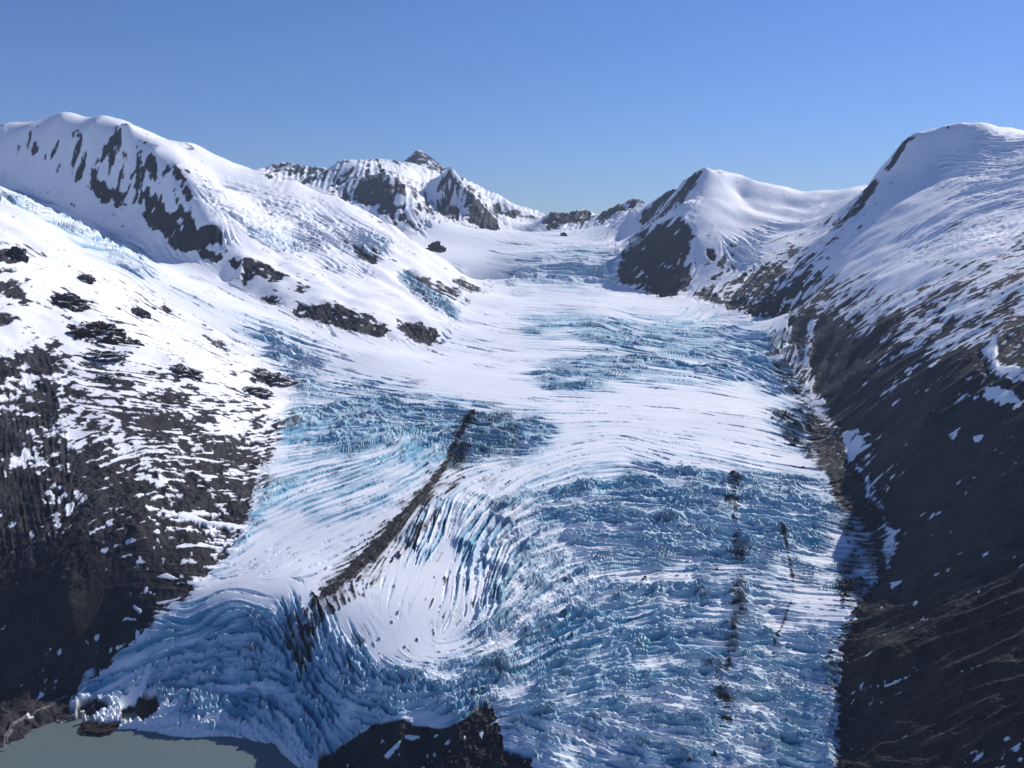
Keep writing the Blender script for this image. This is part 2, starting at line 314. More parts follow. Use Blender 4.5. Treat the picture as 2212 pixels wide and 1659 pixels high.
paint(R, .70, 3.5, '''25,538 52,538 48,565 0,580 0,566;0,585 36,577 38,584 20,592 0,600;0,604 30,606 65,600 60,612 40,615 55,640 72,668 60,660 50,672 38,652 10,645 0,630;0,668 20,680 40,688 20,700 0,705;
108,635 118,629 135,634 158,633 160,650 184,660 180,668 160,664 145,672 130,664 112,664;167,594 180,592 198,596 199,608 188,606;138,680 152,684 148,690;148,732 160,716 173,711 190,700 209,693 223,700 221,708 235,714 248,722 240,728 230,736 205,728 180,735 160,730;266,733 280,728 299,744 285,745 270,740;
184,761 200,758 230,757 260,765 252,775 220,770 195,774;212,805 240,806 238,812 214,812;250,660 265,671 255,670;280,671 300,663 308,672 317,685 302,688 290,680;324,653 332,654 345,667 335,671;345,650 355,655 378,675 360,678;318,690 330,695 326,697;
440,728 455,733 470,738 490,748 504,754 490,760 470,752 455,742;360,786 375,788 396,793 412,797 428,811 410,812 389,808;500,794 520,798 545,796 562,794 580,805 600,812 612,812 632,822 626,828 612,834 595,830 576,836 560,828 540,820 548,808 520,806;500,834 520,836 540,834 560,845 576,852 555,850 532,860 520,852;
536,762 550,763 568,768 566,775 548,771;550,750 565,756 560,760;400,740 415,744 410,748;360,710 372,716 366,718;205,830 250,815 292,820 280,840 240,845;325,800 360,812 350,822 330,815;300,850 380,845 420,860 380,872 320,868;130,835 165,820 180,850 150,870''')
paint(R, .21, 14, '10,310 150,275 260,275 330,320 420,400 470,500 400,520 330,470 250,440 150,380 30,350')
paint(R, .60, 5, '''22,340 34,293 47,311 43,340;58,343 65,275 77,279 79,329 70,335;94,350 108,325 133,286 133,318 115,340;155,275 173,275 169,304 160,300;149,358 155,318 176,304 194,358 173,387 158,394;189,394 202,365 230,401 266,415 266,437 245,448 230,433 205,426;299,394 306,325 310,325 306,390;317,336 331,340 353,379 331,401 320,372;364,347 382,361 414,397 396,390 378,387 360,369;
306,423 320,394 328,415 320,425;320,426 332,420 342,423 345,440 360,466 385,458 407,459 412,480 425,495 445,485 468,487 479,505 466,520 450,518 436,534 420,525 403,538 382,545 366,530 353,516 345,495 335,502 320,480 313,466;428,545 440,540 454,543 479,556 468,568 448,562;497,563 505,556 515,559 511,581;526,606 526,590 529,574 545,566 562,563 590,580 608,595 605,606 580,592 554,588 545,600 536,606;644,603 655,605 673,621 666,635 650,632 644,631;
625,672 640,662 650,657 675,664 710,658 733,661 745,675 769,690 770,676 779,675 800,685 819,697 833,715 826,729 805,722 790,722 775,712 761,715 730,700 704,697 680,685 650,683;855,690 865,688 877,693 895,708 905,693 925,700 949,715 940,722 934,729 931,744 923,747 900,735 877,719 865,705;938,733 950,732 963,737 959,747 941,744;761,531 780,530 815,542 815,564 797,571 780,552 765,542;830,546 845,552 859,564 855,578 840,566;808,506 826,513 815,521;905,600 925,604 945,603 970,612 995,625 990,640 981,647 960,632 940,634 927,618;891,571 920,578 945,589 920,585;974,600 995,603 1017,614 1046,629 1028,632 1010,622 995,618;1003,643 1015,640 1028,643 1028,654 1006,652;927,531 938,517 946,525 956,539 956,553''')
paint(R, .84, 5, '316,430 342,420 360,466 385,458 412,458 425,495 470,485 482,508 466,524 440,538 403,542 370,535 345,500 318,480;620,670 650,655 700,656 740,662 775,674 835,700 828,732 790,726 760,718 704,700 645,686;852,688 895,700 950,714 935,732 925,748 895,738 874,720;524,608 528,572 562,560 610,594 600,608 554,592;495,562 517,558 511,583;425,545 455,541 480,556 468,570')
paint(R, .72, 4, '903,598 945,602 998,624 984,648 925,620;970,600 1020,612 1048,630 1020,634;1000,642 1030,642 1030,656 1005,654;759,530 815,540 818,566 797,573 763,544')
paint(R, .56, 4, '550,648 575,640 605,642 620,660 600,665 560,668;212,354 252,282 262,275 252,307 223,347;400,380 425,420 412,440 395,405')
paint(R, .36, 8, '560,352 610,342 690,362 730,340 860,345 900,318 960,358 985,360 1040,425 1090,490 1020,480 940,470 900,500 800,465 690,400 570,385')
paint(R, .04, 5, '870,352 895,348 940,372 960,385 920,412 890,405 860,385;1000,400 1050,450 1075,485 1040,440')
paint(R, .40, 10, '1490,640 1560,560 1640,560 1700,540 1790,500 1840,470 1820,520 1760,600 1700,690 1600,690')
paint(R, .62, 3, '765,434 790,398 819,373 833,391 844,420 862,445 877,474 895,467 916,488 898,503 877,488 844,470 805,449;895,431 931,431 956,431 988,452 992,474 938,459 909,452;877,348 898,324 927,337 959,362 941,355 927,344 891,351;1289,471 1313,447 1380,427 1400,437 1342,456 1294,485;1168,474 1179,460 1233,446 1283,459 1280,474 1226,485 1183,503;1380,471 1400,442 1457,399 1505,370 1520,365 1505,394 1476,437 1419,471 1390,485;1788,499 1822,461 1851,432 1889,384 1899,389 1860,451 1822,490;1908,365 1937,327 1966,293 1971,300 1942,341 1915,372')
paint(R, .45, 3, '956,387 974,369 999,405 981,416;567,366 617,348 643,354 689,362 700,369 682,398')
paint(R, .28, 5, '689,395 733,350 783,353 718,402;560,372 690,372 680,400')
paint(R, .80, 2, '1013,474 1028,431 1049,445 1071,470 1085,485 1075,501 1013,481;1057,434 1078,436 1093,452 1147,466 1168,471 1147,473 1100,468 1071,460;1210,504 1222,499 1225,513;1500,640 1520,619 1558,643 1553,653;1524,538 1544,538 1544,567 1529,557;1534,600 1548,598 1548,608;1707,581 1760,543 1760,552 1716,581')
paint(R, .57, 5, '1323,615 1332,581 1352,533 1390,495 1467,475 1481,480 1505,519 1486,567 1496,624 1438,643 1400,634')
paint(R, .80, 8, '1345,540 1395,498 1467,477 1500,512 1470,545 1400,570 1350,590')
paint(R, .70, 5, '1563,672 1582,624 1620,576 1678,567 1702,586 1774,552 1808,552 1764,629 1755,653 1697,684 1659,689 1592,682')
paint(R, .17, 30, '1800,500 2000,470 2212,430 2212,560 2050,600 1850,600 1750,620')
paint(R, .50, 16, '1700,690 1740,640 1770,570 1820,590 1900,615 1960,625 2040,590 2110,560 2212,520 2212,700 2100,720 2000,790 1850,800 1760,760')
paint(R, .86, 14, '1690,692 1735,668 1800,680 1850,725 1920,745 2010,770 2060,760 2140,735 2180,690 2212,655 2212,1700 1800,1700 1810,1380 1860,1300 1900,1250 1930,1190 1862,1050 1802,960 1752,860 1702,740')
paint(R, .97, 40, '1790,830 1850,800 1960,830 2100,880 2212,920 2212,1700 1800,1700 1810,1380 1900,1250 1945,1190 1880,1050 1830,960')
paint(R, .24, 4, '''2115,730 2148,720 2158,787 2212,826 2212,850 2158,816;1760,648 1822,663 1832,691 1798,653;1744,695 1764,687 1755,749 1744,797 1722,778 1742,740;2033,682 2110,643 2129,653 2062,687;2004,792 2062,749 2064,752 2010,800;1822,931 1860,922 1856,951 1841,989 1827,970;2129,840 2163,831 2206,864 2177,874 2124,855;1700,770 1722,778 1760,850 1752,870 1730,830''')
paint(R, .27, 2.5, '2105,941 2129,936 2115,960;1817,935 1840,930 1859,922 1850,940 1892,936 1862,960 1890,958 1836,992;1869,1030 1878,1025 1878,1062 1872,1060;1897,1140 1948,1142 1930,1160 1934,1174 1915,1188 1906,1165;1920,1254 1953,1254 1943,1275 1943,1296 1925,1272;2107,1277 2121,1277 2114,1291;2098,946 2126,936 2112,957;1935,1322 1944,1326;2060,1320 2072,1318 2065,1326')
paint(R, .95, 4, '660,1700 690,1640 751,1600 811,1560 867,1548 899,1560 959,1570 1019,1540 1043,1520 1066,1528 1085,1580 1090,1620 1150,1640 1200,1700')
paint(R, .92, 3, '150,1520 200,1505 228,1515 262,1540 300,1508 345,1490 350,1530 380,1540 320,1570 250,1570 190,1600 170,1590')
paint(R, .1, 1.5, '830,1630 870,1595 862,1612 840,1636;1030,1580 1048,1575 1040,1600')
NI = new(0.)
paint(NI, 1., 2.5, '660,1700 690,1640 751,1604 811,1564 867,1552 899,1566 959,1574 1019,1544 1043,1524 1066,1532 1085,1582 1090,1620 1150,1640 1200,1700;259,1546 280,1530 299,1511 335,1488 346,1524 345,1545 313,1570 266,1570;170,1524 200,1510 228,1518 240,1530 232,1545 200,1560 165,1560;300,1520 330,1440 318,1430 300,1480 255,1515 262,1545')
paint(R, .95, 5, '0,1440 170,1495 262,1550 180,1600 100,1600 0,1700')
# thin snow ledges on the dark lower left slope
paint(R, .24, 1.8, '''365,1110 410,1106 450,1122 500,1128 540,1134 520,1140 470,1134 420,1122;370,1182 395,1172 430,1170 470,1180 540,1190 535,1200 490,1190 440,1182 400,1180;340,1244 360,1236 390,1252 360,1250;360,1254 430,1256 480,1270 465,1275 420,1264 380,1260;335,1300 395,1288 390,1294 340,1306;386,1310 430,1290 425,1298 395,1312;285,1302 308,1320 305,1328 290,1312;262,1345 276,1318 270,1332 294,1336 268,1341;310,1092 380,1100 375,1106 320,1100;390,1140 412,1140 405,1150;330,1045 370,1030 355,1048 340,1052;420,1020 470,1030 450,1038;480,1060 520,1070 500,1074;200,1190 235,1182 230,1188;290,1068 310,1060 300,1076;85,1369 90,1366 88,1371;76,1400 92,1398 84,1404;106,1398 112,1402 108,1406''')
# ice: how deeply it is cut, cracks or blades, how much blue shows
AM = new(.10); KN = new(0.); BL = new(.04)
def ice(am, kn, bl, sf, t):
    sf *= 1.6; paint(AM, am, sf, t); paint(KN, kn, sf, t); paint(BL, bl, sf, t)
ice(.20, .0, .08, 14, '900,740 1000,700 1120,690 1130,780 1000,770;1100,880 1500,900 1700,900 1700,990 1300,990 1150,960;1080,1000 1250,985 1130,1040 1030,1060')
ice(.95, .85, .70, 9, '1080,600 1130,568 1180,545 1330,540 1335,600 1312,622 1200,618 1120,612')
ice(.50, .20, .25, 12, '1060,560 1160,525 1330,510 1335,545 1200,545 1110,580')
ice(.62, .6, .75, 9, '1130,690 1200,672 1330,690 1450,690 1560,690 1640,705 1695,750 1720,830 1700,850 1600,812 1560,800 1400,790 1330,775 1310,755 1220,730 1140,730;1310,790 1400,785 1560,800 1660,825 1600,830 1400,820 1320,830')
ice(.72, .85, .85, 8, '1140,805 1170,785 1250,772 1300,772 1400,770 1420,790 1340,800 1310,830 1240,852 1180,842')
ice(.65, .80, .75, 8, '1600,770 1640,745 1695,752 1730,840 1700,855 1640,830;1655,890 1735,872 1765,950 1740,975 1680,940')
ice(.82, 1., .98, 9, '590,915 620,890 700,868 760,850 840,840 900,858 980,872 1040,880 1120,888 1185,905 1203,935 1180,975 1100,990 1040,1005 980,1015 900,1000 820,1000 740,1000 660,985 620,965')
ice(.65, .70, .65, 9, '650,832 700,822 800,825 900,845 840,850 740,860 640,900 600,905')
ice(.45, .30, .45, 14, '600,1000 700,990 880,1000 960,1015 930,1060 820,1110 700,1140 600,1130 570,1100')
ice(.60, .75, .80, 8, '560,1060 640,1030 640,1070 570,1130 530,1200 470,1260 440,1300 420,1290 500,1210')
ice(.85, .95, .88, 12, '1090,1070 1180,1035 1300,1012 1450,1002 1560,1008 1700,1022 1790,1045 1840,1110 1800,1140 1800,1240 1700,1240 1500,1230 1350,1210 1250,1150 1150,1110')
ice(.85, .75, .50, 16, '960,1160 1090,1070 1250,1150 1360,1210 1500,1240 1650,1240 1650,1500 1500,1560 1300,1540 1100,1450 1000,1400 1000,1250')
ice(.80, .85, .62, 14, '1300,1330 1500,1260 1700,1250 1700,1400 1800,1330 1830,1300 1800,1659 1100,1700 1080,1540 1000,1560 1050,1430 1200,1400')
ice(.80, .90, .85, 12, '1230,1330 1420,1310 1500,1400 1450,1480 1330,1500 1220,1470 1120,1520 1040,1490 1130,1400;1720,1400 1810,1390 1800,1659 1600,1659 1700,1520')
ice(.95, .90, .78, 12, '600,1300 680,1300 720,1340 800,1420 860,1440 1000,1430 1080,1400 1100,1480 1000,1560 860,1560 700,1650 600,1590 450,1560 300,1520 160,1510 170,1480 300,1410 440,1360')
ice(.55, .70, .75, 10, '170,1510 180,1470 300,1390 420,1290 500,1300 600,1310 580,1340 440,1370 320,1430')
ice(.15, .0, .06, 12, '640,1080 700,1150 830,1100 930,1020 960,1030 860,1120 760,1210 690,1275 600,1280 470,1290 440,1300 560,1150')
ice(.18, .0, .05, 8, '960,1060 1030,1040 1000,1090 920,1180 830,1270 790,1330 730,1290 790,1220 880,1130')
ice(.22, .0, .06, 14, '850,1260 930,1190 1000,1220 1010,1290 990,1350 930,1395 880,1405 840,1380 830,1310')
ice(.10, .0, .03, 14, '770,1330 820,1250 880,1185 950,1190 1000,1265 1000,1335 940,1405 870,1415 815,1400')
ice(.75, .6, .45, 8, '880,1150 930,1090 1000,1060 1060,1050 1040,1110 960,1160 920,1210 890,1210')
ice(.40, .4, .20, 12, '1700,1240 1790,1190 1850,1190 1820,1260 1740,1330 1690,1400 1680,1330')
ice(.55, .6, .45, 10, '1790,1120 1850,1110 1895,1200 1880,1280 1830,1310 1790,1260 1800,1190')
ice(.95, .90, .42, 5, '0,388 60,425 110,440 180,478 250,510 320,552 350,600 300,597 230,562 170,535 90,470 0,418')
ice(.85, .95, .60, 7, '505,690 560,695 640,720 700,760 730,790 670,800 650,826 600,800 560,745;620,815 660,805 680,835 640,840')
ice(.45, .20, .12, 12, '350,600 480,640 620,710 760,760 740,780 600,700 400,640')
# hanging ice on the left dome and the far right flank
SN = new(0.)
paint(SN, .55, 12, '420,385 520,395 640,430 740,470 830,500 820,540 700,545 600,510 500,480 440,440')
paint(SN, .22, 20, '2030,275 2120,278 2212,290 2212,420 2100,440 1990,400 2000,330;1900,520 2050,470 2212,450 2212,500 2000,560')
paint(SN, .9, 6, '520,480 580,490 640,520 660,545 600,545 540,515;770,505 820,500 850,520 835,560 770,555;440,500 500,500 520,530 480,530')
paint(SN, .6, 10, '680,560 760,570 830,590 800,600 700,580;1560,525 1630,520 1650,560 1620,610 1580,580;1480,505 1600,520 1700,470 1640,520')
paint(SN, 1.0, 4, '855,590 890,585 950,630 1000,680 985,692 930,660 870,615')
paint(BL, .30, 6, '520,480 580,490 640,520 660,545 600,545 540,515;770,505 820,500 850,520 835,560 770,555;1570,525 1630,525 1640,560 1610,600 1580,570')
paint(BL, .55, 4, '855,590 890,585 950,630 1000,680 985,692 930,660 870,615;430,505 470,500 480,520 450,520')
# rubble lines carried on the ice
DB = new(0.)
paint(DB, .09, 60, '1100,1060 1800,1020 1880,1150 1810,1400 1806,1659 1100,1659 700,1640 600,1400 760,1250 960,1150')
paint(DB, .36, 8, '1000,910 1040,890 1010,1010 960,1060 900,1140 830,1230 760,1300 690,1350 650,1380 640,1330 700,1250 800,1140 880,1070 950,1000')
paint(DB, .82, 3, '''1022,882 1030,884 1013,915 995,944 974,994 959,1008 963,1012 949,1034 930,1059 923,1070 916,1084 891,1102 873,1134 855,1156 830,1188 797,1214 779,1232 743,1260 718,1286 689,1300 668,1318 655,1345 650,1345 675,1300 711,1268 747,1228 783,1196 819,1160 855,1116 884,1095 898,1073 927,1044 938,1026 956,1008 967,990 988,940 1003,911''')
paint(DB, .47, 3, '1010,1010 1004,1030 930,1130 880,1190 830,1235 790,1285 782,1280 825,1225 870,1180 915,1125 990,1030;700,1290 760,1270 800,1290 760,1300 700,1340 660,1400 640,1390;620,1330 660,1350 680,1400 660,1440 690,1460 650,1450 610,1400')
paint(DB, .66, 2, '1684,1128 1690,1128 1698,1165 1712,1221 1717,1252 1710,1258 1701,1202 1690,1165;1709,1291 1711,1295 1694,1347 1674,1394 1672,1424 1668,1424 1671,1392 1689,1345')
paint(DB, .40, 7, '1565,1010 1595,1010 1605,1140 1620,1220 1590,1220 1575,1140;1750,720 1690,740 1640,760 1690,830 1725,850;1660,880 1740,870 1765,950 1700,950')
paint(DB, .38, 9, '1590,1240 1618,1220 1614,1300 1605,1360 1592,1420 1580,1480 1590,1590 1555,1595 1545,1500 1552,1440 1566,1370')
paint(DB, .44, 6, '1690,770 1715,780 1760,880 1740,900 1700,840;1660,890 1700,950 1760,1000 1790,1010 1770,960 1740,900;1800,1090 1860,1110 1900,1200 1885,1270 1820,1300 1795,1240 1830,1200;590,900 640,880 650,930 600,960 570,1050 560,1040;560,1050 590,1030 580,1090')
paint(DB, .43, 12, '1690,700 1745,790 1755,870 1790,920 1810,970 1870,1050 1910,1130 1940,1190 1900,1260 1850,1310 1820,1380 1810,1440 1806,1600 1780,1600 1785,1400 1830,1300 1860,1230 1850,1150 1810,1070 1760,1000 1740,930 1710,880 1700,800 1660,720')
paint(DB, .80, 4, '1745,922 1771,905 1822,941 1827,988 1864,1025 1869,1072 1906,1109 1910,1146 1905,1188 1915,1258 1887,1275 1897,1212 1885,1165 1850,1118 1803,1081 1795,1034 1771,992')
paint(DB, .5, 4, '1850,1285 1900,1255 1860,1310 1820,1370 1806,1400;1840,1100 1880,1150 1895,1240 1880,1270 1870,1180')
RS = new(1.); paint(RS, .30, 20, '1690,690 1760,560 2212,480 2212,1700 1800,1700 1850,1300 1940,1190 1860,1050 1780,900')
SO = new(0.); paint(SO, 1., 25, '600,1300 680,1300 720,1340 800,1420 860,1440 1000,1430 1080,1400 1100,1480 1000,1560 860,1560 700,1650 600,1590 450,1560 300,1520 160,1510 170,1480 300,1410 440,1360')
CL = new(0.); paint(CL, 1., 7, '150,1510 200,1510 300,1510 345,1490 450,1520 560,1535 650,1560 700,1600 740,1660 680,1690 600,1630 440,1590 230,1590 150,1560')
CR = new(0.)                                  # craggy faces
paint(CR, 1., 10, '560,340 1160,330 1170,480 1090,500 940,500 780,460 690,400 570,390;1160,440 1400,425 1420,470 1340,490 1180,510;1380,480 1530,350 1515,400 1500,520 1500,640 1330,640 1320,590')
paint(CR, .6, 10, '0,300 270,275 330,330 420,400 480,520 420,590 330,560 200,420 0,380;1800,500 1890,380 1980,280 1975,310 1900,420 1830,500')
GD = new(0.)                                  # brown, grown-over ground
paint(GD, .45, 60, '0,1180 150,1250 300,1400 160,1500 0,1620'); paint(GD, .8, 60, '1880,1280 2212,1180 2212,1700 1800,1700 1820,1400;170,690 240,690 250,740 160,740;0,760 60,800 0,840')
PT = new(0.)                                  # pale gravel of the melt stream by the lake
paint(PT, 1., 1.5, '7,1610 7,1585 29,1560 72,1535 108,1520 144,1499 148,1502 115,1524 72,1542 36,1564 18,1589 16,1610')
HI = new(0.)                                  # ledges of ice, boulders
rock_f, am, kn, bl, sn, db_f, gd, pt = [look(F) for F in (R, AM, KN, BL, SN, DB, GD, PT)]; rs_, cl_, so_ = look(RS), look(CL), look(SO); cr_ = look(CR); rock_f = rock_f + .12 * cr_ * sst(.1, .3, rock_f)
del R, AM, KN, BL, SN, DB, GD, PT
gm = samp(blur(GM, 12 * KS)); gm_n = gm + (.17 * s24 + .12 * s11 + .09 * fr) * np.exp(-((gm - .5) / .3) ** 2)
on_ice = sst(.42, .58, gm_n) * (1 - sst(.4, .6, look(NI) + .1 * s11))
jit = .46 * s24 + .40 * s11 + .72 * fr + .50 * fb + .40 * t24
irr = np.clip((1 - rs_) * 1.5 + sst(220, 90, mu) * (mv > 700), 0, 1)      # broken ground without a grain
jit = jit * (1 - irr) + irr * (.20 * s24 + .24 * s11 + .70 * fr + .75 * fb + .50 * t24)
rock = sst(.46, .54, rock_f + .17 * jit) * (1 - on_ice)
deb = sst(.45, .55, db_f + .21 * (.3 * s24 + .6 * s11 + .5 * fr)) * (db_f > .02)
# ------------------------------------------------------------------ relief
tear = .20 * s24 + .14 * s60 + .10 * t60                                              # tongues where a crevassed field begins and ends
am2 = np.clip(am + tear * .35 * (am > .12), .02, 1.2); kn2 = np.clip(kn + .9 * tear, 0, 1); bl2 = np.clip(bl + tear * 1.3 * np.clip(bl * 3, 0, 1), 0, 1)
iso = np.clip((am - .55) * 1.4, 0, .4)
wv = sst(-1.0, .3, t150 + .4 * t60); nn_ = s24 * wv + s36 * (1 - wv)        # the spacing changes from place to place
n = nn_ / np.sqrt(wv ** 2 + (1 - wv) ** 2) * (1 - .3 * iso) + t24 * (.04 + .16 * iso) + .11 * s11 + .06 * s60 + so_ * (.24 * t24 + .12 * t9)
fine_ = .46 * np.clip(1500 / MD, 0, 1) ** 1.5
blades = 1.12 - (1.10 - .5 * fine_) * np.sqrt(n * n + .03) - fine_ * np.sqrt(s11 * s11 + .02) - .03 * np.abs(t9) - (.12 + .28 * so_) * sst(.5, 1.5, p16) + .04 * p16           # sharp crests over rounded troughs
cracks = -1.3 * sst(.9, 1.7, .45 * s24 + .9 * s11) * sst(.12, .3, am2) * sst(-.6, .7, t24 + .6 * t60)
blades = blades * np.clip(1 + .20 * t60 + .18 * t24, .4, 1.6)
hgt = blades * kn2 + cracks * (1 - kn2)
roll = .35 * s60 + .25 * t60
relief_ice = cell * (10.0 * np.clip(MD / 1050, .7, 3) ** -.55 * am2 * hgt + 2.0 * roll * np.clip(am2 - .1, .02, 1) + .2 * fr * am2)
snow_h = cell * (1.0 * s60 + 6.5 * sn * (.6 - .8 * np.abs(.7 * s24 + .7 * s36) - .35 * np.abs(t24) + .25 * s11) + .75 * t60 + .2 * t150 + .12 * fr)
crag = .9 - 1.0 * np.abs(fb) - .25 * np.abs(s24) - .25 * np.abs(t24) - .20 * np.abs(s11) - .12 * np.abs(fr)
rock_b = sst(.15, .75, rock_f)
rock_h = cell * np.clip(1500 / MD, .9, 1.6) * (rs_ * 3.4 * crag * (.45 + .55 * rock) + (1 - rs_) * 3.5 * (.6 - np.abs(s60))) * rock_b
snow_h += cell * cr_ * (2.8 * (.7 - np.abs(fb)) + 1.1 * (.6 - np.abs(s24)) + .4 * (.6 - np.abs(fr)))
land_h = snow_h * (1 - .6 * rock_b) + rock_h
steep = np.abs(np.gradient(mz, axis=0) / np.maximum(np.gradient(MD, axis=0), .05)); flat = 1 / (1 + (steep / .75) ** 2)
edge_ice = np.maximum(np.clip(gm * 2 - .6, 0, 1), cl_ * .75)
z = mz + on_ice * cl_ * (10 + 2 * s11 + 2 * t9) + relief_ice * edge_ice * on_ice + land_h * flat * (1 - on_ice) + deb * cell * 1.2 * (.6 + .5 * fr)
co = np.stack([mx, my, z], -1).reshape(-1, 3).astype(f32)
trough = np.clip(.55 - hgt * .75, 0, 1)
blue = np.clip(bl2 * (.58 + .85 * trough), 0, 1) * on_ice + (1 - on_ice) * np.clip(bl * 1.2 * sn, 0, 1)
dust = np.maximum(deb, .80 * sst(.20, .58, db_f + .14 * (.5 * s11 + .4 * fr + .6 * t60)) * on_ice)
mv_ = np.stack([rock, blue, np.clip(dust, 0, 1), np.where(pt > .5, 3, gd)], -1).reshape(-1, 4).astype(f32)

# ------------------------------------------------------------------ materials
def nodes(name):
    m = bpy.data.materials.new(name); m.use_nodes = True; t = m.node_tree
    return m, t, t.nodes['Principled BSDF']
def N(t, kind, **kw):
    n_ = t.nodes.new(kind)
    for k_, v_ in kw.items(): setattr(n_, k_, v_)
    return n_
def mix(t, fac, a, b):
    n_ = N(t, 'ShaderNodeMix', data_type='RGBA')
    for sock, v_ in ((n_.inputs[0], fac), (n_.inputs[6], a), (n_.inputs[7], b)):
        if isinstance(v_, (float, int)): sock.default_value = v_
        elif isinstance(v_, tuple): sock.default_value = (*v_, 1)
        else: t.links.new(v_, sock)
    return n_.outputs[2]
def noise(t, vec, scale, detail=5, rough=.6):
    n_ = N(t, 'ShaderNodeTexNoise'); n_.inputs['Scale'].default_value = scale; n_.inputs['Detail'].default_value = detail; n_.inputs['Roughness'].default_value = rough
    t.links.new(vec, n_.inputs['Vector']); return n_.outputs['Fac']
def ramp(t, f, a, b):
    n_ = N(t, 'ShaderNodeMapRange'); n_.inputs['From Min'].default_value = a; n_.inputs['From Max'].default_value = b; t.links.new(f, n_.inputs['Value']); return n_.outputs['Result']
def ground_material():
    m, t, b = nodes('snow_rock_ice')
    at = N(t, 'ShaderNodeAttribute', attribute_name='surf'); sep = N(t, 'ShaderNodeSeparateColor'); t.links.new(at.outputs['Color'], sep.inputs[0])
    pos = N(t, 'ShaderNodeNewGeometry').outputs['Position']
    coarse, mid, fine = noise(t, pos, .006, 6), noise(t, pos, .035, 6, .65), noise(t, pos, .2, 4, .7)
    snow = mix(t, ramp(t, coarse, .35, .65), (.86, .865, .895), (.89, .892, .915))
    icy = mix(t, ramp(t, mid, .3, .7), (.095, .31, .46), (.185, .44, .58))
    body = mix(t, sep.outputs[1], snow, icy)
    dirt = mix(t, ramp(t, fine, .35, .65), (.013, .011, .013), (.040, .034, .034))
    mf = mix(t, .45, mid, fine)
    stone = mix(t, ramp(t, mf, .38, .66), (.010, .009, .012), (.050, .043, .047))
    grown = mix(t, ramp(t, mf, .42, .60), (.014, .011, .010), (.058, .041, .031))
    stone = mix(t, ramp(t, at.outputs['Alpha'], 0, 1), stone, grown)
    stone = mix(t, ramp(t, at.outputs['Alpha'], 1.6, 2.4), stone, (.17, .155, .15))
    body = mix(t, sep.outputs[2], body, dirt)
    col = mix(t, sep.outputs[0], body, stone)
    t.links.new(col, b.inputs['Base Color']); bp = N(t, 'ShaderNodeBump'); bp.inputs['Distance'].default_value = 5.0; t.links.new(mix(t, .5, mid, fine), bp.inputs['Height'])
    mr = N(t, 'ShaderNodeMath', operation='MULTIPLY_ADD'); t.links.new(sep.outputs[0], mr.inputs[0]); mr.inputs[1].default_value = .75; mr.inputs[2].default_value = .06; t.links.new(mr.outputs[0], bp.inputs['Strength'])
    t.links.new(bp.outputs[0], b.inputs['Normal']); b.inputs['Roughness'].default_value = .75; b.inputs['Specular IOR Level'].default_value = .25
    return m
GROUND = ground_material()

# ------------------------------------------------------------------ splitting the land into the glacier and its mountains
def mesh_part(name, faces, mat, label, cat):
    used = np.zeros(len(co), bool); used[faces.ravel()] = True
    remap = np.cumsum(used) - 1; f = remap[faces].astype(np.int32); c_ = co[used]
    me = bpy.data.meshes.new(name)
    me.vertices.add(len(c_)); me.vertices.foreach_set('co', c_.ravel())
    me.loops.add(f.size); me.loops.foreach_set('vertex_index', f.ravel())
    me.polygons.add(len(f)); me.polygons.foreach_set('loop_start', np.arange(0, f.size, 4, dtype=np.int32))
    me.update(calc_edges=True); me.shade_smooth()
    a = me.attributes.new('surf', 'FLOAT_COLOR', 'POINT'); a.data.foreach_set('color', mv_[used].ravel())
    me.materials.append(mat)
    o = bpy.data.objects.new(name, me); C.collection.objects.link(o)
    o['kind'] = 'structure'; o['label'] = label; o['category'] = cat
    return o
idx = np.arange(NM * NC).reshape(NM, NC)
F4 = np.stack([idx[:-1, :-1], idx[:-1, 1:], idx[1:, 1:], idx[1:, :-1]], -1).reshape(-1, 4)
fa = np.broadcast_to(az[None, :], (NM, NC)); fl = (L0 + STEP * rows)
fc = lambda a: (a[:-1, :-1] + a[1:, 1:]).ravel() / 2
ice_f = fc(on_ice) > .5; dist = np.exp(fc(fl)); azf = fc(fa)
deb_f = (fc(deb) > .5) & ice_f
right = azf > .13
region = np.where(ice_f, 0, np.where(right, np.where((dist > 4300) | (azf < .30) & (dist > 3300), 4, 5), np.where(dist > 5000, 3, np.where(dist > 2610, 2, 1))))
region = np.where((azf > -.02) & (azf < .165) & (dist > 6300) & ~ice_f, 6, region)
NAMES = [('glacier', 'blue crevassed glacier pouring down the middle of the valley to the lake', 'glacier'),
 ('mountain', 'near dark rocky slope with snow ledges between the lake and the side glacier', 'mountain'),
 ('mountain', 'broad snow dome with hanging ice and a shaded cliff on its flank', 'mountain'),
 ('mountain', 'distant peaks with a sharp pointed summit above the upper snowfield', 'mountain'),
 ('mountain', 'pyramid shaped snow peak with a dark shaded rock face beside the icefall', 'mountain'),
 ('mountain', 'high rounded snow summit above a long dark bare slope right of the glacier', 'mountain'),
 ('mountain', 'low far rocky ridges at the saddle behind the icefield', 'mountain')]
for k, (nm, lb, ct) in enumerate(NAMES):
    sel = region == k
    if k == 0: sel &= ~deb_f
    if sel.any(): mesh_part(nm, F4[sel], GROUND, lb, ct)
o = mesh_part('rubble', F4[deb_f], GROUND, 'dark rubble lines carried along on top of the glacier ice', 'moraine'); o['kind'] = 'stuff'

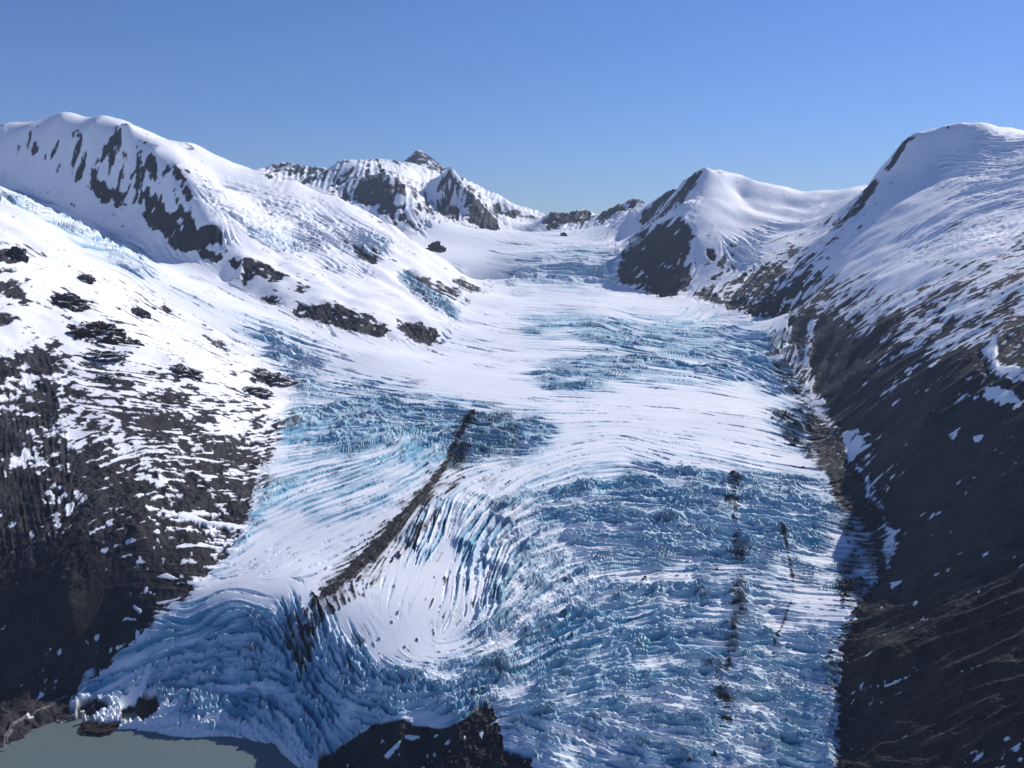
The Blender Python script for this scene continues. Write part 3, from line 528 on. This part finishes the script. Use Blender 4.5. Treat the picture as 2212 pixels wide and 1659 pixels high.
# ------------------------------------------------------------------ lake
m, t, b = nodes('milky_water')
b.inputs['Base Color'].default_value = (.13, .165, .162, 1); b.inputs['Roughness'].default_value = .28; b.inputs['Specular IOR Level'].default_value = .3
bp = N(t, 'ShaderNodeBump'); bp.inputs['Distance'].default_value = .5; bp.inputs['Strength'].default_value = .5; t.links.new(noise(t, N(t, 'ShaderNodeNewGeometry').outputs['Position'], .25, 4), bp.inputs['Height']); t.links.new(bp.outputs[0], b.inputs['Normal'])
me = bpy.data.meshes.new('lake'); me.from_pydata([(-2500, 300, 0), (400, 300, 0), (400, 1200, 0), (-2500, 1200, 0)], [], [(0, 1, 2, 3)]); me.materials.append(m)
o = bpy.data.objects.new('lake', me); C.collection.objects.link(o); o['kind'] = 'structure'; o['label'] = 'still grey green meltwater lake at the foot of the glacier'; o['category'] = 'lake'

# ------------------------------------------------------------------ rock outcrops standing out of the snow
def stone_material(name, dark, light, snow_top):
    m, t, b = nodes(name)
    g = N(t, 'ShaderNodeNewGeometry'); pos = g.outputs['Position']
    a = noise(t, pos, .09, 6, .7); c = noise(t, pos, .3, 4, .7)
    stone = mix(t, ramp(t, a, .35, .65), dark, light)
    sx = N(t, 'ShaderNodeSeparateXYZ'); t.links.new(g.outputs['Normal'], sx.inputs[0])
    ad = N(t, 'ShaderNodeMath', operation='MULTIPLY_ADD'); t.links.new(a, ad.inputs[0]); ad.inputs[1].default_value = 1.3; t.links.new(sx.outputs['Z'], ad.inputs[2])
    col = mix(t, ramp(t, ad.outputs[0], snow_top, snow_top + .08), stone, (.86, .88, .92))
    t.links.new(col, b.inputs['Base Color']); b.inputs['Roughness'].default_value = .85; b.inputs['Specular IOR Level'].default_value = .2
    bp = N(t, 'ShaderNodeBump'); bp.inputs['Distance'].default_value = 3.0; bp.inputs['Strength'].default_value = .8; t.links.new(c, bp.inputs['Height']); t.links.new(bp.outputs[0], b.inputs['Normal'])
    return m
DARK = stone_material('dark_rock', (.016, .014, .017), (.060, .050, .052), 1.52)
RUST = stone_material('rusty_rock', (.022, .015, .012), (.085, .052, .036), 1.50)
GREY = stone_material('grey_rock', (.030, .027, .028), (.095, .085, .080), 1.55)
from mathutils import Vector, noise as mnoise
def outcrop(u, v, wpx, hpx, mat, label, lean=0.0, name='rock_outcrop'):
    d2 = np.hypot(mu - u, mv - v); near_ = d2 < 2.5
    k = np.argmin(np.where(near_, MD, 1e9)); p = co[k]
    rg = math.dist(p, (0, 0, H)); W, T = wpx * rg / FPX * .5, hpx * rg / FPX * .5
    import bmesh
    bm = bmesh.new(); bmesh.ops.create_icosphere(bm, subdivisions=5, radius=1.0)
    sd = Vector((u * .37, v * .21, 3.1))
    for q_ in bm.verts:
        c_ = q_.co.copy()
        n1 = 1 - 2 * abs(mnoise.noise(c_ * 1.3 + sd)); n2 = 1 - 2 * abs(mnoise.noise(c_ * 3.1 + sd)); n3 = mnoise.noise(c_ * 8 + sd)
        f_ = 1 + .55 * (n1 - .4) + .30 * (n2 - .4) + .16 * n3
        q_.co = Vector((c_.x * W * f_, c_.y * W * .8 * f_, (c_.z + lean * c_.x) * T * 1.15 * f_))
    me = bpy.data.meshes.new(name); bm.to_mesh(me); bm.free(); me.materials.append(mat)
    o = bpy.data.objects.new(name, me); C.collection.objects.link(o); o.location = (float(p[0]), float(p[1]), float(p[2]) - T * .30)
    o['label'] = label; o['category'] = 'rock'; o['group'] = 'bare rocks standing out of the snow'
for a_ in [(198,720,88,40,RUST,'largest rusty brown rock outcrop in the snow of the near slope'),
 (140,650,58,34,DARK,'jagged dark rock in the snow just above the rusty brown outcrop'),
 (183,602,30,14,DARK,'lone small dark rock highest on the near snow slope below the side glacier'),
 (284,738,34,15,DARK,'dark rounded rock in the snow directly right of the rusty brown outcrop'),
 (220,766,70,15,DARK,'long low dark rock ledge directly under the rusty brown outcrop'),
 (226,809,28,9,DARK,'small flat dark rock beneath the long low ledge'),
 (300,677,36,20,DARK,'steep dark rock rib near the snow edge above the side glacier',-.3),
 (36,553,34,34,DARK,'tall blocky dark rock at the left picture edge high on the snow slope'),
 (394,800,62,22,GREY,'flat grey rock slab slanting through the snow midway to the glacier bend',-.25),
 (580,815,92,34,GREY,'big grey rock buttress where the snow slope ends at the glacier bend',-.15),
 (548,846,60,20,GREY,'lower grey rock lying just beneath the big buttress',-.15),
 (1217,508,13,12,DARK,'tiny dark pointed rock alone in the snowfield below the far saddle'),
 (943,540,32,34,DARK,'dark pyramid rock at the side of the upper snowfield beside the snow dome')]:
    outcrop(*a_)
BARE = stone_material('bare_brown_rock', (.016, .012, .010), (.045, .034, .029), 9.)
outcrop(219,1572,60,8,BARE,'low brown rock spit reaching from the ice foot into the lake',.35,'rock_spit')

# ------------------------------------------------------------------ the valley's air
me = bpy.data.meshes.new('haze'); x0, y0, z0, x1, y1, z1 = -15000., -3000., float(co[:, 2].min()) - 30., 15000., 15500., 1900.
me.from_pydata([(x, y, z_) for z_ in (z0, z1) for y in (y0, y1) for x in (x0, x1)], [], [(0, 2, 3, 1), (4, 5, 7, 6), (0, 1, 5, 4), (2, 6, 7, 3), (0, 4, 6, 2), (1, 3, 7, 5)])
m = bpy.data.materials.new('air'); m.use_nodes = True; t = m.node_tree; t.nodes.clear()
v_ = t.nodes.new('ShaderNodeVolumePrincipled'); v_.inputs['Color'].default_value = (.62, .78, 1.0, 1); v_.inputs['Density'].default_value = HAZE; v_.inputs['Anisotropy'].default_value = .1
out = t.nodes.new('ShaderNodeOutputMaterial'); t.links.new(v_.outputs[0], out.inputs['Volume']); me.materials.append(m)
o = bpy.data.objects.new('haze', me); C.collection.objects.link(o); o['kind'] = 'stuff'; o['label'] = 'thin blue haze filling the air of the valley'; o['category'] = 'haze'
